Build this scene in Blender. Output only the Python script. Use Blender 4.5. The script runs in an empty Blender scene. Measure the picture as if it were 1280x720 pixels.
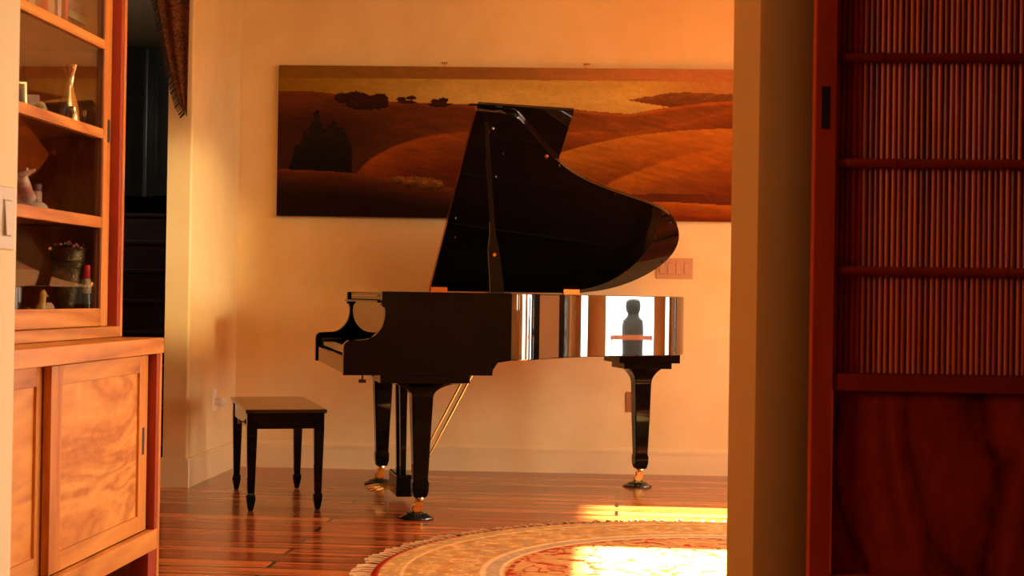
import bpy, bmesh, math, random
import numpy as np
from mathutils import Vector, Matrix, noise
random.seed(7)
sc = bpy.context.scene
COL = sc.collection
R = math.radians

# ------------------------------------------------------------------ helpers
def srgb(r, g, b):
    f = lambda c: (c/255/12.92) if c/255 <= .04045 else ((c/255+.055)/1.055)**2.4
    return (f(r), f(g), f(b), 1.0)

def link(name, bm, mat, parent=None, smooth=False, loc=None):
    me = bpy.data.meshes.new(name)
    bmesh.ops.recalc_face_normals(bm, faces=bm.faces[:])
    bm.to_mesh(me); bm.free()
    if mat: me.materials.append(mat)
    if smooth:
        for p in me.polygons: p.use_smooth = True
        try: me.set_sharp_from_angle(angle=R(smooth if smooth is not True else 40))
        except Exception: pass
    o = bpy.data.objects.new(name, me)
    COL.objects.link(o)
    if parent: o.parent = parent
    if loc: o.location = loc
    return o

def empty(name, loc, rz=0, label=None, cat=None, group=None):
    o = bpy.data.objects.new(name, None); COL.objects.link(o)
    o.location = loc; o.rotation_euler = (0, 0, rz); o.empty_display_size = .05
    tag(o, label, cat, group)
    return o

def tag(o, label=None, cat=None, group=None, kind=None):
    if label: o['label'] = label
    if cat: o['category'] = cat
    if group: o['group'] = group
    if kind: o['kind'] = kind
    return o

def box(bm, x0, x1, y0, y1, z0, z1, bev=0):
    r = bmesh.ops.create_cube(bm, size=1)
    for v in r['verts']:
        v.co = Vector(((x0+x1)/2+v.co.x*(x1-x0), (y0+y1)/2+v.co.y*(y1-y0), (z0+z1)/2+v.co.z*(z1-z0)))
    if bev:
        es = list({e for v in r['verts'] for e in v.link_edges})
        bmesh.ops.bevel(bm, geom=es, offset=bev, segments=2, profile=.5, affect='EDGES')

def bx(name, d, mat, parent=None, bev=0, **k):
    bm = bmesh.new(); box(bm, *d, bev=bev); return link(name, bm, mat, parent, **k)

def prism(bm, pts, fn0, fn1):
    """polygon pts -> two caps given by fn0(p), fn1(p), plus the sides"""
    a = [bm.verts.new(fn0(p)) for p in pts]; b = [bm.verts.new(fn1(p)) for p in pts]
    bm.faces.new(a); bm.faces.new(b[::-1])
    n = len(pts)
    for i in range(n):
        bm.faces.new((a[i], a[(i+1) % n], b[(i+1) % n], b[i]))

def lathe(bm, prof, c=(0, 0, 0), seg=32, axis='z'):
    rings = []
    for r, z in prof:
        ring = []
        for k in range(seg):
            t = 2*math.pi*k/seg
            p = (r*math.cos(t), r*math.sin(t), z)
            if axis == 'x': p = (z, r*math.cos(t), r*math.sin(t))
            if axis == 'y': p = (r*math.cos(t), z, r*math.sin(t))
            ring.append(bm.verts.new((c[0]+p[0], c[1]+p[1], c[2]+p[2])))
        rings.append(ring)
    for a, b in zip(rings, rings[1:]):
        for k in range(seg):
            bm.faces.new((a[k], a[(k+1) % seg], b[(k+1) % seg], b[k]))
    bm.faces.new(rings[0][::-1]); bm.faces.new(rings[-1])

def tube(bm, p0, p1, r0, r1=None, seg=12):
    r1 = r0 if r1 is None else r1
    p0, p1 = Vector(p0), Vector(p1); d = (p1-p0)
    q = d.to_track_quat('Z', 'Y')
    rs = []
    for p, r in ((p0, r0), (p1, r1)):
        rs.append([bm.verts.new(p+q @ Vector((r*math.cos(2*math.pi*k/seg), r*math.sin(2*math.pi*k/seg), 0))) for k in range(seg)])
    for k in range(seg): bm.faces.new((rs[0][k], rs[0][(k+1) % seg], rs[1][(k+1) % seg], rs[1][k]))
    bm.faces.new(rs[0][::-1]); bm.faces.new(rs[1])

def loft(bm, secs):
    """secs: list of vertex loops (same count)"""
    L = [[bm.verts.new(p) for p in s] for s in secs]
    n = len(L[0])
    for a, b in zip(L, L[1:]):
        for k in range(n): bm.faces.new((a[k], a[(k+1) % n], b[(k+1) % n], b[k]))
    bm.faces.new(L[0][::-1]); bm.faces.new(L[-1])

def sq(cx, cy, z, hx, hy=None, ch=.12):
    """chamfered rectangle loop"""
    hy = hx if hy is None else hy
    c = min(hx, hy)*ch
    return [(cx+a, cy+b, z) for a, b in ((-hx+c, -hy), (hx-c, -hy), (hx, -hy+c), (hx, hy-c), (hx-c, hy), (-hx+c, hy), (-hx, hy-c), (-hx, -hy+c))]

# ------------------------------------------------------------------ materials
def newmat(name):
    m = bpy.data.materials.new(name); m.use_nodes = True
    nt = m.node_tree; b = nt.nodes['Principled BSDF']
    return m, nt, b

def N(nt, t, **kw):
    n = nt.nodes.new(t)
    for k, v in kw.items():
        if k in n.inputs: n.inputs[k].default_value = v
        else: setattr(n, k, v)
    return n

def plain(name, col, rough=.5, metal=0, ior=1.5, var=.12, scale=12, bump=0, **kw):
    m, nt, b = newmat(name)
    tc = N(nt, 'ShaderNodeTexCoord'); no = N(nt, 'ShaderNodeTexNoise', Scale=scale, Detail=4.0)
    nt.links.new(tc.outputs['Object'], no.inputs['Vector'])
    cr = N(nt, 'ShaderNodeValToRGB')
    cr.color_ramp.elements[0].color = tuple(c*(1-var) for c in col[:3])+(1,)
    cr.color_ramp.elements[1].color = tuple(min(1, c*(1+var)) for c in col[:3])+(1,)
    cr.color_ramp.elements[0].position = .3; cr.color_ramp.elements[1].position = .7
    nt.links.new(no.outputs[0], cr.inputs[0]); nt.links.new(cr.outputs[0], b.inputs['Base Color'])
    b.inputs['Roughness'].default_value = rough; b.inputs['Metallic'].default_value = metal
    b.inputs['IOR'].default_value = ior
    for k, v in kw.items(): b.inputs[k].default_value = v
    if bump:
        bp = N(nt, 'ShaderNodeBump', Strength=bump, Distance=.01)
        nt.links.new(no.outputs[0], bp.inputs['Height']); nt.links.new(bp.outputs[0], b.inputs['Normal'])
    return m

def plaster(name, c1, c2, scale=1.6):
    m, nt, b = newmat(name)
    tc = N(nt, 'ShaderNodeTexCoord')
    n1 = N(nt, 'ShaderNodeTexNoise', Scale=scale, Detail=5.0, Roughness=.6)
    n2 = N(nt, 'ShaderNodeTexNoise', Scale=scale*14, Detail=3.0)
    cr = N(nt, 'ShaderNodeValToRGB')
    cr.color_ramp.elements[0].color = c1; cr.color_ramp.elements[1].color = c2
    cr.color_ramp.elements[0].position = .32; cr.color_ramp.elements[1].position = .68
    bp = N(nt, 'ShaderNodeBump', Strength=.12, Distance=.01)
    for n in (n1, n2): nt.links.new(tc.outputs['Object'], n.inputs['Vector'])
    nt.links.new(n1.outputs[0], cr.inputs[0]); nt.links.new(cr.outputs[0], b.inputs['Base Color'])
    nt.links.new(n2.outputs[0], bp.inputs['Height']); nt.links.new(bp.outputs[0], b.inputs['Normal'])
    b.inputs['Roughness'].default_value = .75
    return m

def wood(name, dark, mid, light, axis='y', ring=9, rough=.38, stretch=.09, dist=2.2, coat=0, offs=0, spec=.3):
    m, nt, b = newmat(name)
    tc = N(nt, 'ShaderNodeTexCoord'); mp = N(nt, 'ShaderNodeMapping')
    s = [1, 1, 1]; s['xyz'.index(axis)] = stretch*1.6
    mp.inputs['Scale'].default_value = s
    mp.inputs['Location'].default_value = (offs, offs*.7, offs*1.3)
    no = N(nt, 'ShaderNodeTexNoise', Scale=2.6, Detail=3.0, Distortion=dist*.35)
    mul = N(nt, 'ShaderNodeMath', operation='MULTIPLY'); mul.inputs[1].default_value = ring
    fr = N(nt, 'ShaderNodeMath', operation='PINGPONG'); fr.inputs[1].default_value = .5
    fine = N(nt, 'ShaderNodeTexNoise', Scale=45.0, Detail=3.0)
    add = N(nt, 'ShaderNodeMath', operation='ADD')
    fm = N(nt, 'ShaderNodeMath', operation='MULTIPLY'); fm.inputs[1].default_value = .55
    cr = N(nt, 'ShaderNodeValToRGB'); e = cr.color_ramp.elements
    e[0].position = .2; e[0].color = dark; e[1].position = .85; e[1].color = light
    x = cr.color_ramp.elements.new(.5); x.color = mid
    nt.links.new(tc.outputs['Object'], mp.inputs[0])
    nt.links.new(mp.outputs[0], no.inputs['Vector']); nt.links.new(mp.outputs[0], fine.inputs['Vector'])
    nt.links.new(no.outputs[0], mul.inputs[0]); nt.links.new(mul.outputs[0], fr.inputs[0])
    nt.links.new(fine.outputs[0], fm.inputs[0]); nt.links.new(fr.outputs[0], add.inputs[0]); nt.links.new(fm.outputs[0], add.inputs[1])
    nt.links.new(add.outputs[0], cr.inputs[0]); nt.links.new(cr.outputs[0], b.inputs['Base Color'])
    b.inputs['Roughness'].default_value = rough; b.inputs['Specular IOR Level'].default_value = spec
    if coat:
        b.inputs['Coat Weight'].default_value = coat; b.inputs['Coat Roughness'].default_value = .12
    return m

def planks(name):
    m, nt, b = newmat(name)
    tc = N(nt, 'ShaderNodeTexCoord')
    br = N(nt, 'ShaderNodeTexBrick', Scale=1.0)
    br.offset = .37; br.inputs['Brick Width'].default_value = 3.4; br.inputs['Row Height'].default_value = .138
    br.inputs['Mortar Size'].default_value = .009; br.inputs['Mortar Smooth'].default_value = .2; br.inputs['Bias'].default_value = 0
    br.inputs['Color1'].default_value = (.28, .28, .28, 1); br.inputs['Color2'].default_value = (.72, .72, .72, 1); br.inputs['Mortar'].default_value = (0, 0, 0, 1)
    mp = N(nt, 'ShaderNodeMapping'); mp.inputs['Scale'].default_value = (.5, 9, 1)
    no = N(nt, 'ShaderNodeTexNoise', Scale=3.0, Detail=5.0, Distortion=.6)
    mx = N(nt, 'ShaderNodeMath', operation='MULTIPLY_ADD'); mx.inputs[1].default_value = .75
    cr = N(nt, 'ShaderNodeValToRGB'); e = cr.color_ramp.elements
    e[0].position = .5; e[0].color = srgb(106, 34, 10); e[1].position = 1.0; e[1].color = srgb(214, 118, 58)
    x = e.new(.8); x.color = srgb(160, 70, 26)
    mm = N(nt, 'ShaderNodeMixRGB', blend_type='MULTIPLY'); mm.inputs[0].default_value = 1
    gr = N(nt, 'ShaderNodeValToRGB'); gr.color_ramp.elements[0].color = (1, 1, 1, 1); gr.color_ramp.elements[1].color = (.06, .03, .02, 1); gr.color_ramp.elements[1].position = .8
    nt.links.new(tc.outputs['Object'], br.inputs['Vector']); nt.links.new(tc.outputs['Object'], mp.inputs[0])
    nt.links.new(mp.outputs[0], no.inputs['Vector']); nt.links.new(br.outputs['Color'], mx.inputs[0]); nt.links.new(no.outputs[0], mx.inputs[2])
    nt.links.new(mx.outputs[0], cr.inputs[0]); nt.links.new(br.outputs['Fac'], gr.inputs[0])
    nt.links.new(cr.outputs[0], mm.inputs[1]); nt.links.new(gr.outputs[0], mm.inputs[2]); nt.links.new(mm.outputs[0], b.inputs['Base Color'])
    bp = N(nt, 'ShaderNodeBump', Strength=.35, Distance=.002, invert=True)
    big = N(nt, 'ShaderNodeTexNoise', Scale=2.0, Detail=2.0); mp2 = N(nt, 'ShaderNodeMapping'); mp2.inputs['Scale'].default_value = (.6, 5, 1)
    nt.links.new(tc.outputs['Object'], mp2.inputs[0]); nt.links.new(mp2.outputs[0], big.inputs['Vector'])
    ad = N(nt, 'ShaderNodeMath', operation='MULTIPLY_ADD'); ad.inputs[1].default_value = .8
    nt.links.new(big.outputs[0], ad.inputs[0]); nt.links.new(br.outputs['Fac'], ad.inputs[2])
    nt.links.new(ad.outputs[0], bp.inputs['Height']); nt.links.new(bp.outputs[0], b.inputs['Normal'])
    b.inputs['Roughness'].default_value = .24; b.inputs['IOR'].default_value = 1.5
    b.inputs['Coat Weight'].default_value = .25; b.inputs['Coat Roughness'].default_value = .12
    return m

def vcol(name, rough=.6, spec=.3, bump=0, bscale=300):
    m, nt, b = newmat(name)
    a = N(nt, 'ShaderNodeAttribute', attribute_name='Col'); nt.links.new(a.outputs['Color'], b.inputs['Base Color'])
    b.inputs['Roughness'].default_value = rough; b.inputs['Specular IOR Level'].default_value = spec
    if bump:
        tc = N(nt, 'ShaderNodeTexCoord'); no = N(nt, 'ShaderNodeTexNoise', Scale=bscale, Detail=2.0)
        bp = N(nt, 'ShaderNodeBump', Strength=bump, Distance=.004)
        nt.links.new(tc.outputs['Object'], no.inputs['Vector']); nt.links.new(no.outputs[0], bp.inputs['Height']); nt.links.new(bp.outputs[0], b.inputs['Normal'])
    return m

def pane_mat(name, tint=(1, 1, 1, 1), refl=1.0):
    m = bpy.data.materials.new(name); m.use_nodes = True; nt = m.node_tree; nt.nodes.clear()
    o = N(nt, 'ShaderNodeOutputMaterial'); mx = N(nt, 'ShaderNodeMixShader'); t = N(nt, 'ShaderNodeBsdfTransparent'); g = N(nt, 'ShaderNodeBsdfGlossy')
    f = N(nt, 'ShaderNodeFresnel', IOR=1.5); g.inputs['Roughness'].default_value = .01; t.inputs[0].default_value = tint
    k_ = N(nt, 'ShaderNodeMath', operation='MULTIPLY'); k_.inputs[1].default_value = refl; nt.links.new(f.outputs[0], k_.inputs[0]); nt.links.new(k_.outputs[0], mx.inputs[0]); nt.links.new(t.outputs[0], mx.inputs[1]); nt.links.new(g.outputs[0], mx.inputs[2]); nt.links.new(mx.outputs[0], o.inputs[0])
    return m

WALL = plaster('wall_plaster', srgb(226, 188, 122), srgb(240, 208, 148))
JAMB = plaster('jamb_plaster_lit', srgb(240, 220, 172), srgb(246, 228, 184), .8)  # paler copy: light on the left reveal put into the plaster colour
JAMBR = plaster('jamb_plaster_shaded', srgb(190, 142, 72), srgb(200, 150, 80), .8)  # darker copy: shade on the right reveal put into the plaster colour
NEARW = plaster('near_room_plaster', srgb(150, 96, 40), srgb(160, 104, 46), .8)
CEIL = plaster('ceiling_plaster', srgb(225, 190, 140), srgb(232, 200, 150))
TRIM = plain('trim_paint', srgb(236, 202, 146), .4, var=.03, scale=3)
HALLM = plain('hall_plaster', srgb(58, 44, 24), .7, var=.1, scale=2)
FLOOR = planks('floor_planks')
BLACK = plain('black_lacquer', (.003, .0022, .0018, 1), .03, ior=1.62, var=.05)
LACQ = plain('black_lacquer_deep', (.0025, .0018, .0015, 1), .03, ior=1.5, var=.05, **{'Specular IOR Level': .1})
RIMM = plain('black_rim_polish', (.003, .0022, .0018, 1),   .02, ior=2.7, var=.05)
MIRR = plain('black_polish', (.003, .002, .0015, 1), .015, ior=2.6, var=.05)
SATIN = plain('black_satin', (.008, .005, .004, 1), .3, var=.1)
BRASS = plain('brass', srgb(250, 212, 130), .16, metal=1, var=.08)
COPPER = plain('hinge_brass', srgb(200, 110, 50), .25, metal=1, var=.08)
STEEL = plain('steel', srgb(200, 190, 175), .15, metal=1, var=.05)
IRON = plain('iron_plate', srgb(28, 16, 8), .35, metal=.6, var=.1)
SPRUCE = plain('spruce_board', srgb(40, 22, 10), .4, var=.15)
IVORY = plain('key_ivory', srgb(238, 226, 190), .2, var=.03)
GLASSD = plain('dark_cup_glass', (.012, .014, .01, 1), .08, var=.1)
CAB_Y = wood('cherry_along', srgb(158, 92, 36), srgb(196, 128, 56), srgb(214, 150, 74), 'y', 9, .36)
CAB_Z = wood('cherry_upright', srgb(166, 96, 38), srgb(198, 128, 56), srgb(212, 144, 70), 'z', 6, .36)
CAB_P = wood('cherry_figured', srgb(168, 98, 40), srgb(200, 132, 60), srgb(218, 156, 80), 'y', 9, .36, stretch=.25, dist=3.5, offs=3.1)
CAB_P2 = wood('cherry_figured_pale', srgb(182, 112, 50), srgb(206, 140, 66), srgb(220, 158, 82), 'y', 7, .34, stretch=.2, dist=4, offs=7.7)
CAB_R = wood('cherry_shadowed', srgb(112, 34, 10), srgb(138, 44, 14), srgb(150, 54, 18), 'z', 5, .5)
CAB_IN = wood('cabinet_inside', srgb(110, 60, 22), srgb(130, 74, 28), srgb(146, 86, 36), 'y', 6, .5)
DOORW = wood('redwood_frame', srgb(164, 54, 16), srgb(192, 68, 20), srgb(206, 78, 24), 'z', 4, .5, spec=.08)
DOORH = wood('redwood_rail', srgb(120, 34, 12), srgb(146, 46, 18), srgb(160, 56, 22), 'x', 4, .5, spec=.08)
DOORP = wood('redwood_panel', srgb(84, 20, 4), srgb(146, 42, 9), srgb(172, 58, 15), 'z', 7, .45, spec=.06, stretch=.3, dist=6)
REED = wood('reed_cane', srgb(160, 60, 24), srgb(210, 92, 44), srgb(232, 128, 74), 'z', 2.5, .3)
REED2 = wood('reed_cane_dark', srgb(130, 44, 16), srgb(184, 74, 34), srgb(212, 104, 58), 'z', 2.5, .32, offs=2)
BAMBOO = wood('bamboo_rail', srgb(84, 20, 8), srgb(128, 34, 12), srgb(150, 50, 20), 'x', 3, .35, spec=.15)
SLATE = plain('slot_black', (.006, .004, .003, 1), .6)
PLATE = plain('switch_plate', srgb(216, 190, 150), .4, var=.03)
PLATE2 = plain('wall_plate', srgb(188, 138, 92), .4, var=.03)
WHITE = plain('soft_white', srgb(238, 226, 210), .35, var=.03)
PANE = pane_mat('cabinet_glass', refl=.45)
WPANE = pane_mat('window_glass')
SILVER = plain('silver', srgb(232, 205, 150), .16, metal=1, var=.1, scale=30)
FABR = None

# ------------------------------------------------------------------ camera
F = 1834.0
cam = bpy.data.cameras.new('camera'); cam.sensor_width = 36; cam.lens = F*36/1280; cam.clip_start = .02
co = bpy.data.objects.new('camera', cam); COL.objects.link(co); sc.camera = co
phi, pit, rol = R(4.2), math.atan(13/F), R(.88)
fw = Vector((-math.sin(phi)*math.cos(pit), math.cos(phi)*math.cos(pit), math.sin(pit)))
r0 = Vector((math.cos(phi), math.sin(phi), 0)); u0 = r0.cross(fw)
rt = r0*math.cos(rol)+u0*math.sin(rol); up = -r0*math.sin(rol)+u0*math.cos(rol)
co.matrix_world = Matrix(((rt.x, up.x, -fw.x, 0), (rt.y, up.y, -fw.y, 0), (rt.z, up.z, -fw.z, .99), (0, 0, 0, 1)))
cam.dof.use_dof = True; cam.dof.focus_distance = 7.2; cam.dof.aperture_fstop = 14

# ------------------------------------------------------------------ room shell
def struct(name, bm, m, **k): return tag(link(name, bm, m, **k), kind='structure')
def sbox(name, d, m, **k):
    bm = bmesh.new(); box(bm, *d); return struct(name, bm, m, **k)

sbox('floor', (-4.6, 3.5, -3.8, 11.6, -.1, 0), FLOOR)
sbox('ceiling', (-4.6, 3.5, -3.8, 11.6, 2.85, 2.95), CEIL)
# back wall, slightly out of square with the left wall: (-2.2,8.306) -> (3.4,8.527)
WA = math.atan2(8.417-8.306, .62+2.213)
wall_o = Vector((-2.213, 8.306, 0))
def wl(name, d, m, **k):                       # box in back-wall coordinates: x along the wall, y = out of the wall (towards the room is negative)
    bm = bmesh.new(); box(bm, *d)
    o = struct(name, bm, m, **k); o.location = wall_o; o.rotation_euler.z = WA; return o
bm = bmesh.new()
for d in ((-.1, 3.85, 0, .15, 0, 2.85), (4.55, 5.9, 0, .15, 0, 2.85), (3.85, 4.55, 0, .15, 2.1, 2.85), (3.85, 4.55, 0, .15, 0, .1)): box(bm, *d)
o = struct('wall_back', bm, WALL); o.location = wall_o; o.rotation_euler.z = WA
bm = bmesh.new()
for d in ((3.85, 3.9, .05, .1, .1, 2.1), (4.5, 4.55, .05, .1, .1, 2.1), (3.9, 4.5, .05, .1, .1, .15), (3.9, 4.5, .05, .1, 2.05, 2.1)): box(bm, *d)
o = struct('window_5', bm, TRIM); o.location = wall_o; o.rotation_euler.z = WA
bm = bmesh.new(); box(bm, 3.9, 4.5, .07, .076, .15, 2.05); link('glass', bm, WPANE, o)
bm = bmesh.new()
box(bm, 0.0, 5.7, -.014, 0, 0, .132); box(bm, 0.0, 5.7, -.02, 0, .118, .136); box(bm, 0, 5.7, -.009, 0, .136, .15)
o = struct('baseboard_back', bm, TRIM); o.location = wall_o; o.rotation_euler.z = WA
# left wall pier with rounded nose at the hall opening
bm = bmesh.new()
pts = [(-2.32, 7.362), (-2.203, 7.362)]
for k in range(7):
    t = R(-90+90*k/6); pts.append((-2.203+.012*math.cos(t), 7.374+.012*math.sin(t)))
pts += [(-2.196, 8.34), (-2.33, 8.34)]
prism(bm, pts, lambda p: (p[0], p[1], 0), lambda p: (p[0], p[1], 2.85))
struct('wall_left', bm, WALL, smooth=30)
bm = bmesh.new()
pts = [(-2.335, 7.346), (-2.18, 7.346), (-2.176, 7.35), (-2.18, 8.30), (-2.2, 8.30), (-2.335, 7.37)]
prism(bm, pts, lambda p: (p[0], p[1], 0), lambda p: (p[0], p[1], .135))
pts = [(-2.33, 7.352), (-2.187, 7.352), (-2.182, 7.356), (-2.186, 8.30), (-2.2, 8.30), (-2.33, 7.37)]
prism(bm, pts, lambda p: (p[0], p[1], .135), lambda p: (p[0], p[1], .148))
struct('baseboard_left', bm, TRIM)
sbox('wall_left_header', (-2.33, -1.95, 4.9, 7.36, 2.72, 2.85), WALL)
sbox('wall_left_cabinet', (-2.05, -1.95, 2.63, 4.9, 0, 2.85), WALL)
# stair hall
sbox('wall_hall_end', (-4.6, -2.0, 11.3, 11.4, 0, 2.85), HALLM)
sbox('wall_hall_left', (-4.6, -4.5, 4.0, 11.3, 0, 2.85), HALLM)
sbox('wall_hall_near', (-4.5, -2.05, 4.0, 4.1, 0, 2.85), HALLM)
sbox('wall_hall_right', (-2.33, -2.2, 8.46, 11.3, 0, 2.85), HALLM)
# right wall with two tall glazed doors; (y spans of the openings)
OPN = [(5.02, 5.86), (6.0, 7.12), (7.78, 8.25)]
ZT = 2.16
bm = bmesh.new()
ys = [2.3]+[v for p in OPN for v in p]+[8.7]
for a, b in zip(ys[::2], ys[1::2]): box(bm, 3.2, 3.3, a, b, 0, 2.85)
for a, b in OPN: box(bm, 3.2, 3.3, a, b, ZT, 2.85); box(bm, 3.2, 3.3, a, b, 0, .04)
struct('wall_right', bm, WALL)
sbox('trim_sun_blocker', (3.36, 7.4, 5.88, 6.56, 2.34, 2.42), DOORW); sbox('trim_sun_blocker_far', (3.36, 7.4, 7.2, 8.95, 2.34, 2.42), DOORW)  # unseen slabs added to block sun through parts of the openings
for i, (a, b) in enumerate(OPN):
    bm = bmesh.new()
    for (y0, y1) in ((a, a+.05), (b-.05, b)): box(bm, 3.21, 3.26, y0, y1, .04, ZT)
    if i == 1: box(bm, 3.22, 3.25, 6.545, 6.575, .09, ZT-.05)
    for z in (.04, ZT-.05): box(bm, 3.21, 3.26, a+.05, b-.05, z, z+.05)
    w = struct('window_%d' % (i+1), bm, TRIM)
    bm = bmesh.new(); box(bm, 3.232, 3.238, a+.05, b-.05, .09, ZT-.05)
    link('glass', bm, WPANE, w)
# thick wall between the rooms, with the opening the picture looks through
bm = bmesh.new()
RC = .07
pts = [(.196, 2.63), (.212, 2.345), (.2155, 2.335)]
for k in range(9):
    t = R(180+90*k/8); pts.append((.2165+RC+RC*math.cos(t), 2.32+RC*math.sin(t)))
pts += [(3.2, 2.25), (3.2, 2.63)]
prism(bm, pts, lambda p: (p[0], p[1], 0), lambda p: (p[0], p[1], 2.3))
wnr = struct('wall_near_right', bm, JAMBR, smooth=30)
wnr.data.materials.append(plaster('face_plaster_shaded', srgb(126, 82, 24), srgb(138, 92, 30), .8))  # shade on the camera-facing side put into a darker plaster colour
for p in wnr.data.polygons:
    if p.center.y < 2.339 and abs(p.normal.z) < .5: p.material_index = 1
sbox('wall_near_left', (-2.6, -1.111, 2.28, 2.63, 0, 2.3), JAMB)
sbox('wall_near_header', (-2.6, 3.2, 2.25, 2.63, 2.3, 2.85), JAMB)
# near room
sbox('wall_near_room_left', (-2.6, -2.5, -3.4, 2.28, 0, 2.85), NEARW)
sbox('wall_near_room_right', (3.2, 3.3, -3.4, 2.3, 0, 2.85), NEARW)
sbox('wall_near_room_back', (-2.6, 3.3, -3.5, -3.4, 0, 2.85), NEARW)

# ------------------------------------------------------------------ stairs in the dark hall
STW = wood('dark_stair', srgb(34, 12, 5), srgb(46, 18, 8), srgb(54, 22, 10), 'x', 4, .45)
st = empty('staircase', (-3.47, 7.7, 0), 0, 'dark wooden staircase climbing away inside the unlit side hall', 'staircase')
for k in range(8):
    z = .19*(k+1); y = .27*k
    bx('riser', (-1.0, 1.0, y, y+.02, z-.19, z-.025), STW, st)
    bx('tread', (-1.0, 1.02, y-.02, y+.29 if k < 7 else 3.55-.0, z-.024, z), STW, st, bev=.004)
# dark drape above the landing; added pale strip imitates a daylight sliver under it
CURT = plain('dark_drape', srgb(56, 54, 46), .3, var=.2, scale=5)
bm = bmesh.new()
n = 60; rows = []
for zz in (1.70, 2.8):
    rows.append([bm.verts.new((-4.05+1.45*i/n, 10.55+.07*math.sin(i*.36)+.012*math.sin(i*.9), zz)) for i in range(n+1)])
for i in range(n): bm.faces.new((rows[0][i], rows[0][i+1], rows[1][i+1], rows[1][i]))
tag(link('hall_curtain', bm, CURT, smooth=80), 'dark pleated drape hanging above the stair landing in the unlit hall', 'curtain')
o = bx('glint_strip', (-3.62, -3.52, 10.35, 10.42, 1.525, 1.54), STEEL)
tag(o, 'small pale metal strip added as a daylight glint under the dark hall drape', 'strip')

# ------------------------------------------------------------------ grand piano
PR = empty('grand_piano', (-1.1917, 6.3053, 0), R(16.68), 'black lacquered grand piano with its lid propped open', 'piano')
W = 1.47
LW = [(.615, 0), (.64, 1.40), (.765, 1.392), (.814, 1.378), (.866, 1.348), (.916, 1.289), (1.013, 1.160), (1.121, 1.032), (1.267, .932), (1.408, .865), (1.594, .805), (1.714, .757), (1.806, .690), (1.869, .596), (1.902, .496), (1.908, .392), (1.878, .286), (1.804, .170), (1.690, .080), (1.60, .035), (1.50, .010), (1.40, 0)]
def catmull(P, sub=6):
    out = []
    for i in range(len(P)-1):
        p0 = P[max(i-1, 0)]; p1 = P[i]; p2 = P[i+1]; p3 = P[min(i+2, len(P)-1)]
        for k in range(sub):
            t = k/sub
            out.append(tuple(.5*((2*p1[j])+(-p0[j]+p2[j])*t+(2*p0[j]-5*p1[j]+4*p2[j]-p3[j])*t*t+(-p0[j]+3*p1[j]-3*p2[j]+p3[j])*t**3) for j in (0, 1)))
    out.append(P[-1]); return out
curve = catmull(LW[2:], 6)                       # treble corner -> tail -> bass side
for _ in range(60):
    q_ = list(curve)
    for i in range(1, len(curve)-1):
        if q_[i][1] < 1.36: curve[i] = tuple(.25*q_[i-1][j]+.5*q_[i][j]+.25*q_[i+1][j] for j in (0, 1))
lid_out = [LW[0], LW[1]]+curve
# --- rim (continuous bent case), from the treble cheek round the tail to the bass cheek
def sm(u, a, b):
    t = max(0, min(1, (u-a)/(b-a))); return t*t*(3-2*t)
rim_o = [(.70, 0.0)]
cc = []
for (u, w) in curve:
    v = W-.008-w*1.03
    cc.append((u-.012*sm(u, .8, 1.9), v))
cc = [(u, max(0, v)) for u, v in cc]
rim_o = [(.745, 0.0), (.775, 0.0)]
k0 = .0
for (u, v) in cc:
    if u < .80 and v < .03: continue
    rim_o.append((u, min(v, W)))
rim_o += [(1.30, W), (1.0, W), (.745, W)]
rim_s = catmull(rim_o, 3)
def offset(P, d):
    out = []
    for i, p in enumerate(P):
        a = Vector(P[max(i-1, 0)]); b = Vector(P[min(i+1, len(P)-1)]); t = (b-a).normalized()
        out.append((p[0]-t.y*d, p[1]+t.x*d))
    return out
rim_i = offset(rim_s, .055)
bm = bmesh.new()
n = len(rim_s)
zb, zt = .712, 1.012
vo = [[bm.verts.new((p[0], p[1], z)) for p in rim_s] for z in (zb+.004, zt-.004)]
vo2 = [[bm.verts.new((p[0], p[1], z)) for p in offset(rim_s, .004)] for z in (zb, zt)]
vi = [[bm.verts.new((p[0], p[1], z)) for p in rim_i] for z in (zb, zt)]
for i in range(n-1):
    bm.faces.new((vo[0][i], vo[0][i+1], vo[1][i+1], vo[1][i]))
    bm.faces.new((vo[1][i], vo[1][i+1], vo2[1][i+1], vo2[1][i])); bm.faces.new((vo[0][i], vo[0][i+1], vo2[0][i+1], vo2[0][i]))
    bm.faces.new((vi[0][i], vi[0][i+1], vi[1][i+1], vi[1][i]))
    bm.faces.new((vo2[1][i], vo2[1][i+1], vi[1][i+1], vi[1][i])); bm.faces.new((vo2[0][i], vo2[0][i+1], vi[0][i+1], vi[0][i]))
for i in (0, n-1): bm.faces.new((vo[0][i], vo[1][i], vo2[1][i], vi[1][i], vi[0][i], vo2[0][i]))
link('rim', bm, RIMM, PR, smooth=35)
# bottom of the body and soundboard
bm = bmesh.new()
prism(bm, rim_i, lambda p: (p[0], p[1], .72), lambda p: (p[0], p[1], .735)); link('bottom_board', bm, SATIN, PR)
bm = bmesh.new()
pl = [(.30, .06)]+offset(rim_s, .062)+[(.30, W-.06)]
prism(bm, pl, lambda p: (p[0], p[1], .885), lambda p: (p[0], p[1], .897)); link('soundboard', bm, SPRUCE, PR)
bm = bmesh.new()
for v0, v1, L in ((.12, .3, .95), (.42, .55, 1.2), (.72, .8, 1.45), (1.0, 1.1, 1.6)):
    tube(bm, (.55, v0+.1, .915), (L, v1+.12, .915), .012)
box(bm, .50, .60, .1, W-.1, .90, .945)
link('iron_frame', bm, IRON, PR)
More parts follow.
